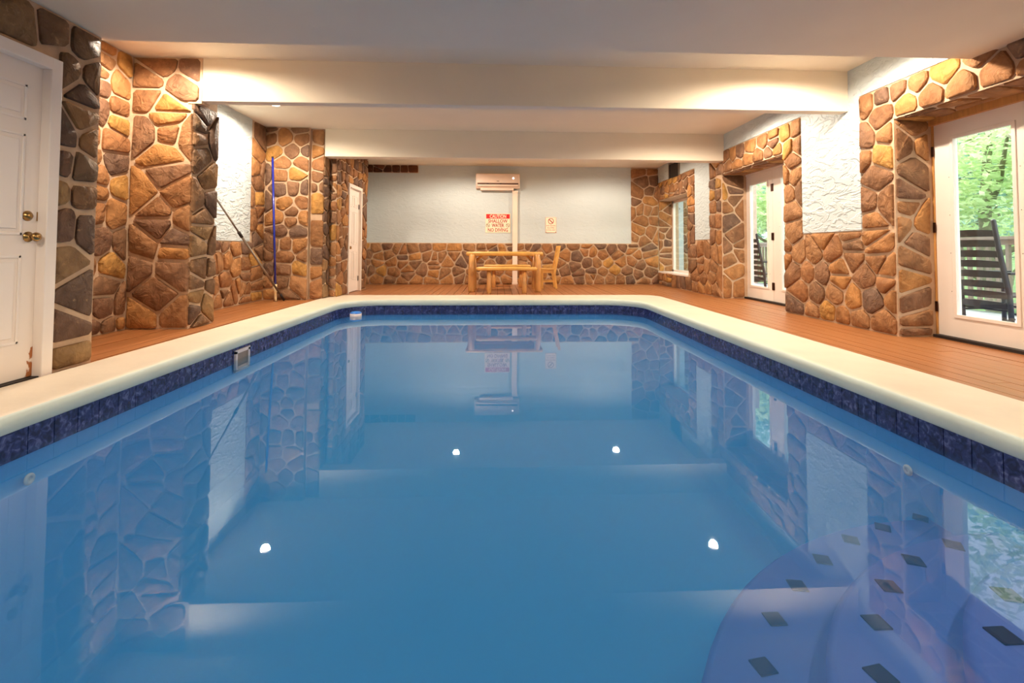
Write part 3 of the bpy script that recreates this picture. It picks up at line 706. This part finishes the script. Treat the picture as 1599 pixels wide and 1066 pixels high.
bench('log bench standing behind the log table, against the stone wall', (.22, 10.95, 0), 1.05, .5)
c = thing('pine_chair', 'pale pine chair with a leaning slatted back at the table\'s right end', 'chair', (1.13, 10.75, 0))
boxes('seat', [(-.20, .12, -.2, .2, .40, .435)], 'pine', c, bevel=.006)
boxes('apron', [(-.17, .1, -.19, -.165, .34, .40)], 'pine', c); boxes('apron', [(-.17, .1, .165, .19, .34, .40)], 'pine', c)
def slant(name, x0, z0, x1, z1, y0, y1, th, parent, m_='pine'):
    v = [(x0-th/2, y0, z0), (x0+th/2, y0, z0), (x0+th/2, y1, z0), (x0-th/2, y1, z0), (x1-th/2, y0, z1), (x1+th/2, y0, z1), (x1+th/2, y1, z1), (x1-th/2, y1, z1)]
    return mesh_obj(name, v, BF, m_, parent, bevel=.004)
for y in (-.18, .18):
    slant('back_post', .10, .30, .22, .93, y-.025, y+.025, .055, c)
    slant('leg', .15, 0, .10, .40, y-.022, y+.022, .05, c)
    slant('leg', -.16, 0, -.16, .40, y-.022, y+.022, .045, c)
for z in (.58, .72, .86):
    xx = .10+(z-.30)*.19; slant('back_slat', xx-.003, z-.035, xx+.010, z+.035, -.16, .16, .02, c)
boxes('stretcher', [(-.15, .12, -.19, -.17, .14, .17)], 'pine', c); boxes('stretcher', [(-.15, .12, .17, .19, .14, .17)], 'pine', c)

# ================================================================ on the back wall
YF = YB
a = thing('air_conditioner', 'white wall-mounted split air conditioner high on the back wall', 'air conditioner', (0, YF, 2.32))
bd = .21
prof = [(0, .0), (-.13, .0), (-.17, .03), (-bd, .10), (-bd-.005, .30), (-.19, .345), (-.15, .355), (0, .355)]
V = [(s, y, z) for s in (-.53, .53) for y, z in prof]; k = len(prof)
F = [tuple(range(k)), tuple(range(2*k-1, k-1, -1))] + [(i, (i+1) % k, k+(i+1) % k, k+i) for i in range(k)]
o = mesh_obj('body', V, F, 'ac', a, bevel=.008)
bm = bmesh.new(); bm.from_mesh(o.data); bmesh.ops.recalc_face_normals(bm, faces=bm.faces); bm.to_mesh(o.data); bm.free()
boxes('vent_slot', [(-.49, .49, -bd-.008, -bd+.04, .085, .118)], 'ac_dark', a)
boxes('louvre', [(-.48, .48, -bd-.006, -bd+.02, .045, .082)], 'ac', a, bevel=.004)
boxes('louvre_clip', [(-.27, -.22, -bd-.010, -bd, .095, .110)], 'dark', a); boxes('louvre_clip', [(.04, .09, -bd-.010, -bd, .095, .110)], 'dark', a)
boxes('front_panel', [(-.515, .515, -bd-.010, -bd, .125, .335)], 'ac', a, bevel=.006)
lathe('display', [(.022, 0), (.018, .003)], (.37, -bd-.010, .235), nY, 'display', a, n=12)
boxes('badge', [(-.03, .03, -bd-.012, -bd-.009, .155, .168)], 'ac_dark', a)
boxes('bottom_tray', [(-.42, .38, -.15, 0, -.045, .002)], 'ac', a, bevel=.006)
cv = thing('line_cover', 'cream vertical pipe cover running from air conditioner down to the floor', 'pipe cover', (.42, YF, 0))
boxes('duct', [(-.062, .062, -.085, 0, .0, 2.275)], 'ac', cv, bevel=.01)
boxes('end_collar', [(-.07, .07, -.092, 0, .0, .05)], 'ac', cv, bevel=.006); boxes('end_collar', [(-.07, .07, -.092, 0, 2.22, 2.275)], 'ac', cv, bevel=.006)

def text(body, x, z, y, height, width, material, parent, bold=.0, name='lettering'):
    cu = bpy.data.curves.new(name, 'FONT'); cu.body = body; cu.size = 1; cu.extrude = .0; cu.offset = bold; cu.align_x = 'CENTER'; cu.resolution_u = 2
    to = bpy.data.objects.new('tmp', cu); C.objects.link(to); bpy.context.view_layer.update()
    me = bpy.data.meshes.new_from_object(to.evaluated_get(bpy.context.evaluated_depsgraph_get()))
    bpy.data.objects.remove(to); bpy.data.curves.remove(cu)
    xs = [v.co.x for v in me.vertices]; zs_ = [v.co.y for v in me.vertices]
    w_, h_ = max(xs)-min(xs), max(zs_)-min(zs_); mx0, mz0 = (max(xs)+min(xs))/2, min(zs_)
    for v in me.vertices: v.co = ((v.co.x-mx0)*width/w_, 0, (v.co.y-mz0)*height/h_)
    me.materials.clear(); me.materials.append(M[material]); me.name = name
    o = bpy.data.objects.new(name, me); C.objects.link(o); o.parent = parent; o.location = (x, y, z)
    return o
def ring(x, z, y, r0, r1, material, parent, slash=True, name='prohibition_ring'):
    n = 28; V = []; F = []
    for k in range(n):
        an = 2*PI*k/n
        V += [(x+r0*math.cos(an), y, z+r0*math.sin(an)), (x+r1*math.cos(an), y, z+r1*math.sin(an))]
    for k in range(n): F.append((2*k, 2*k+1, (2*k+3) % (2*n), (2*k+2) % (2*n)))
    if slash:
        b = len(V); t = (r1-r0)*.5; s = r1*.70
        V += [(x-s-t, y, z+s-t), (x-s+t, y, z+s+t), (x+s+t, y, z-s+t), (x+s-t, y, z-s-t)]; F.append((b, b+1, b+2, b+3))
    return mesh_obj(name, V, F, material, parent)
def figure(x, z, y, s, material, parent):
    """tiny diver: head, body, arms"""
    P_ = [[(-.5,.1),(-.3,.35),(-.05,.2),(.35,-.45),(.2,-.55),(-.15,-.05)], [(.02,.0),(.35,.1),(.4,-.02),(.1,-.2)], [(-.75,.45),(-.6,.6),(-.42,.5),(-.45,.32),(-.65,.28)]]
    V, F = [], []
    for p in P_:
        b = len(V); V += [(x+a*s, y, z+c_*s) for a, c_ in p]; F.append(tuple(range(b, b+len(p))))
    return mesh_obj('pictogram', V, F, material, parent)
s1 = thing('caution_sign', 'red and white shallow water warning sign left of the pipe cover', 'sign', (.005, YF-.006, 1.25))
boxes('board', [(-.305, .305, -.006, .004, 0, .47)], 'sign', s1, bevel=.002)
boxes('red_band', [(-.285, .285, -.0078, -.004, .345, .455)], 'red', s1)
text('CAUTION', 0, .357, -.0088, .088, .40, 'sign', s1, .02)
text('SHALLOW', 0, .242, -.0074, .088, .47, 'darkred', s1, .02)
text('WATER', 0, .136, -.0074, .088, .30, 'darkred', s1, .02)
text('NO DIVING', 0, .025, -.0074, .088, .49, 'darkred', s1, .02)
for sx in (-.24, .24):
    ring(sx, .18, -.0078, .036, .046, 'grey', s1); figure(sx, .18, -.0074, .035, 'darkred', s1)
s2 = thing('glass_rule_sign', 'small white notice with a prohibition circle right of the pipe cover', 'sign', (1.30, YF-.006, 1.255))
boxes('board', [(-.135, .135, -.006, .004, 0, .385)], 'sign', s2, bevel=.002)
boxes('red_border', [(-.13, .13, -.0068, -.004, .005, .011), (-.13, .13, -.0068, -.004, .374, .378), (-.13, -.126, -.0068, -.004, .005, .378), (.126, .13, -.0068, -.004, .005, .378)], 'darkred', s2)
ring(0, .285, -.0078, .058, .072, 'darkred', s2); figure(0, .285, -.0074, .05, 'dark', s2)
text('NO GLASS', 0, .160, -.0074, .028, .215, 'darkred', s2, .01)
text('ALLOWED', 0, .108, -.0074, .028, .185, 'darkred', s2, .01)
text('IN POOL AREA', 0, .056, -.0074, .026, .215, 'darkred', s2, .01)
for sx in (-.118, .118): lathe('corner_screw', [(.008, 0), (.006, .003)], (sx, -.006, .018), nY, 'bronze', s2, n=8)

# ================================================================ poles
p = thing('pool_pole', 'bright blue pole standing upright against the stone pillar', 'pole', (-3.56, 8.02, 0))
A, B = Vector((0, 0, .0)), Vector((-.15, .12, 2.36)); D = B-A
tube('shaft', [A+D*.10, A+D*.995], .0165, 'blue', p, n=12)
tube('grip', [A, A+D*.02, A+D*.06, A+D*.064, A+D*.115], [.017, .020, .020, .027, .027], 'cream', p, n=12)
tube('end_cap', [A+D*.99, B], .018, 'dark', p, n=12)
p = thing('telescopic_pole', 'grey aluminium pole leaning diagonally against the left wall', 'pole', (-3.47, 8.12, 0))
A, B = Vector((0, 0, .012)), Vector((-.34, -1.65, 1.72)); D = B-A
tube('outer_tube', [A+D*.05, A+D*.60], .017, 'alu', p, n=12); tube('inner_tube', [A+D*.60, B], .0125, 'alu', p, n=12)
tube('collar', [A+D*.585, A+D*.625], .022, 'dark', p, n=12); tube('foot', [A, A+D*.06], .019, 'dark', p, n=12)

# floating chlorine dispenser
f = thing('chlorine_floater', 'small floating dispenser, blue cap over white drum, in the pool\'s far left corner', 'pool floater', (-2.20, 7.72, -.2))
lathe('drum', [(.07, -.05), (.088, -.02), (.090, .045)], (0, 0, 0), Z, 'dirt', f, n=22)
lathe('cap', [(.090, .045), (.088, .056), (.06, .072), (.02, .076)], (0, 0, 0), Z, 'float_blue', f, n=22)

# ================================================================ outside
boxes('ground', [(4.6, 60, -30, 60, -3.4, -3.2)], 'ground', kind='structure')
hill = mesh_obj('ground', [(16, -25, -3.2), (70, -25, 9), (70, 75, 9), (16, 75, -3.2)], [(0, 1, 2, 3)], 'ground', kind='structure')
pf = boxes('porch_floor', [(4.50, 7.25, -1.5, 16, -.30, -.07)], 'porch', kind='structure')
for k in range(19):
    x0 = 4.50+k*.145
    boxes('porch_board', [(x0+.003, x0+.142, -1.5, 16, -.07, -.045)], 'porch', pf)
rl = thing('porch_railing', 'weathered porch railing with upright balusters outside the glass doors', 'railing', (7.12, 7, -.045))
boxes('top_rail', [(-.07, .07, -8, 9, 1.06, 1.10)], 'rail', rl); boxes('bottom_rail', [(-.02, .02, -8, 9, .10, .18)], 'rail', rl); boxes('upper_rail', [(-.02, .02, -8, 9, .98, 1.06)], 'rail', rl)
bl_ = None
for k in range(int(17/.14)):
    y = -8+.07+k*.14
    if not (-4.5 < y < 8.5): continue
    if bl_ is None:
        bl_ = boxes('baluster', [(-.022, .022, -.022, .022, .17, 1.0)], 'rail', rl); o = bl_; bl_.location = (0, y, 0)
    else: o = bl_.copy(); C.objects.link(o); o.location = (0, y, 0)
for i, y in enumerate((3.1, 13.0)):
    po = boxes('porch_post', [(6.93, 7.05, y-.06, y+.06, -.045, 3.0)], 'pinkpost' , None)
    tag(po, ['pale square porch post right of the nearest rocking chair', 'pale pinkish porch post seen through the farther glass door'][i], 'post')
def rocker(loc, label):
    r = thing('rocking_chair', label, 'rocking chair', loc)
    lean = .16
    for y in (-.27, .27):
        tube('back_post', [(.0, y, .05), (-.02, y, .42), (-.13, y, .95), (-.175, y, 1.22), (-.178, y, 1.235)], [.024, .026, .024, .022, .012], 'black_paint', r, n=10)
        tube('front_leg', [(.50, y, .06), (.50, y, .64)], .023, 'black_paint', r, n=10)
        tube('rocker', [(-.32, y, .10), (-.1, y, .045), (.2, y, .022), (.45, y, .045), (.62, y, .09)], .018, 'black_paint', r, n=8)
        boxes('arm_rest', [(-.05, .56, y-.045, y+.045, .64, .665)], 'black_paint', r, bevel=.006)
        tube('side_rung', [(.0, y, .22), (.50, y, .22)], .012, 'black_paint', r, n=6)
    for k in range(8):
        z = .30+k*.112
        x = -.02-max(0, z-.42)*.2
        V = []
        for i in range(7):
            yy = -.25+.5*i/6; bow = -.035*(1-(2*i/6-1)**2); cr_ = .012*(1-(2*i/6-1)**2)
            V += [(x+bow+.007, yy, z-.034), (x+bow-.007, yy, z-.034), (x+bow-.007-.01, yy, z+.034+cr_), (x+bow+.007-.01, yy, z+.034+cr_)]
        F = [(0, 1, 2, 3), (24, 27, 26, 25)]
        for i in range(6):
            for j in range(4): F.append((i*4+j, (i+1)*4+j, (i+1)*4+(j+1) % 4, i*4+(j+1) % 4))
        mesh_obj('back_slat', V, F, 'black_paint', r)
    for k in range(7): boxes('seat_slat', [(.0+k*.073, .065+k*.073, -.27, .27, .395, .415)], 'black_paint', r)
    tube('front_rung', [(.5, -.27, .25), (.5, .27, .25)], .012, 'black_paint', r, n=6)
    tube('rear_rung', [(-.01, -.27, .25), (-.01, .27, .25)], .012, 'black_paint', r, n=6)
    return r
r1 = rocker((5.48, 5.25, -.045), 'black slat-back rocking chair behind the nearest glass door')
r2 = copy_tree(r1); r2.location = (5.48, 10.03, -.045); r2['label'] = 'black slat-back rocking chair behind the farther glass door'

def tree(loc, h, crown_r, leaf, n, mname, label, seed, trunk=.16, branches=7, low=.35, shape=(1, 1, .8)):
    Rr = np.random.RandomState(seed); t = thing('leafy_tree', label, 'tree', loc, 'trees beyond the porch railing')
    tube('trunk', [(0, 0, 0), (.1, .05, h*.3), (-.05, .1, h*.6), (.05, 0, h*.92)], [trunk, trunk*.8, trunk*.55, trunk*.2], 'bark', t, n=9)
    for k in range(branches):
        a = 2.4*k+Rr.rand(); z0 = h*(low+.5*k/branches); L_ = crown_r*Rr.uniform(.7, 1.05)
        d = np.array([math.cos(a), math.sin(a), 0])
        pts = [(0, 0, z0)] + [tuple(d*L_*s + np.array([0, 0, z0+L_*.45*s**.8]) + Rr.normal(0, .08*L_*s, 3)) for s in (.25, .5, .75, 1)]
        tube('branch', pts, [trunk*.35, trunk*.28, trunk*.2, trunk*.12, trunk*.04], 'bark', t, n=6)
    # clumps of leaves
    nc = 34; cc = Rr.normal(0, 1, (nc, 3)); cc /= np.linalg.norm(cc, axis=1)[:, None]; cc *= (Rr.rand(nc, 1)**.45)
    cc = cc*np.array(shape)*crown_r + np.array([0, 0, h*(low+1)/2+.1*h])
    idx = Rr.randint(0, nc, n); p0 = cc[idx] + Rr.normal(0, 1, (n, 3))*np.array([1, 1, .45])*crown_r*.17
    ax = Rr.normal(0, 1, (n, 3))*np.array([1, 1, .35]); ax /= np.linalg.norm(ax, axis=1)[:, None]
    bx_ = np.cross(ax, Rr.normal(0, 1, (n, 3))*.5+np.array([0, 0, 1.])); bx_ /= np.linalg.norm(bx_, axis=1)[:, None]
    s = leaf*Rr.uniform(.6, 1.2, (n, 1))
    Vv = np.stack([p0-ax*s, p0+bx_*s*.42, p0+ax*s, p0-bx_*s*.42], 1).reshape(-1, 3)
    me = bpy.data.meshes.new('foliage'); me.vertices.add(4*n); me.vertices.foreach_set('co', Vv.ravel())
    me.loops.add(4*n); me.loops.foreach_set('vertex_index', np.arange(4*n)); me.polygons.add(n)
    me.polygons.foreach_set('loop_start', np.arange(0, 4*n, 4)); me.polygons.foreach_set('loop_total', np.full(n, 4)); me.update(calc_edges=True)
    me.materials.append(M[mname]); o = bpy.data.objects.new('foliage', me); C.objects.link(o); o.parent = t; o['kind'] = 'stuff'
    return t
G = -3.2
specs = [((10.2, 9.6), 8.0, 3.0, .10, 12000, 'leaf', 'yellow-green tree nearest the railing, filling the top of the nearest glass door'),
         ((11.2, 4.6), 7.5, 2.8, .11, 9000, 'leaf', 'yellow-green tree beyond the railing at the frame\'s right edge'),
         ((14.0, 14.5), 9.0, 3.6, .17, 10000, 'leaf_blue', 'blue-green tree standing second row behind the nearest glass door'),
         ((9.6, 15.6), 7.6, 2.6, .12, 6000, 'leaf', 'light green tree close behind the farther glass door'),
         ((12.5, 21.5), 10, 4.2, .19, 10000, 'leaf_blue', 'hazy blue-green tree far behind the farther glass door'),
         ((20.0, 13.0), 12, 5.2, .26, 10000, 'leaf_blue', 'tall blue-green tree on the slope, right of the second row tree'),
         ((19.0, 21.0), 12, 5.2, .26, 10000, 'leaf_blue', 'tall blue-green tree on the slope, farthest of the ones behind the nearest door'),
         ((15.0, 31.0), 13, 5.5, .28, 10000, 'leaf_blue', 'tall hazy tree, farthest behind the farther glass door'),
         ((9.5, 24.0), 9.0, 3.4, .2, 9000, 'leaf', 'light green tree behind the recessed window at the far end')]
for i, (xy, h, cr_, lf, n, mn, lb) in enumerate(specs):
    tree((xy[0], xy[1], G), h, cr_, lf, n, mn, lb, 100+i, trunk=.10+.012*h)
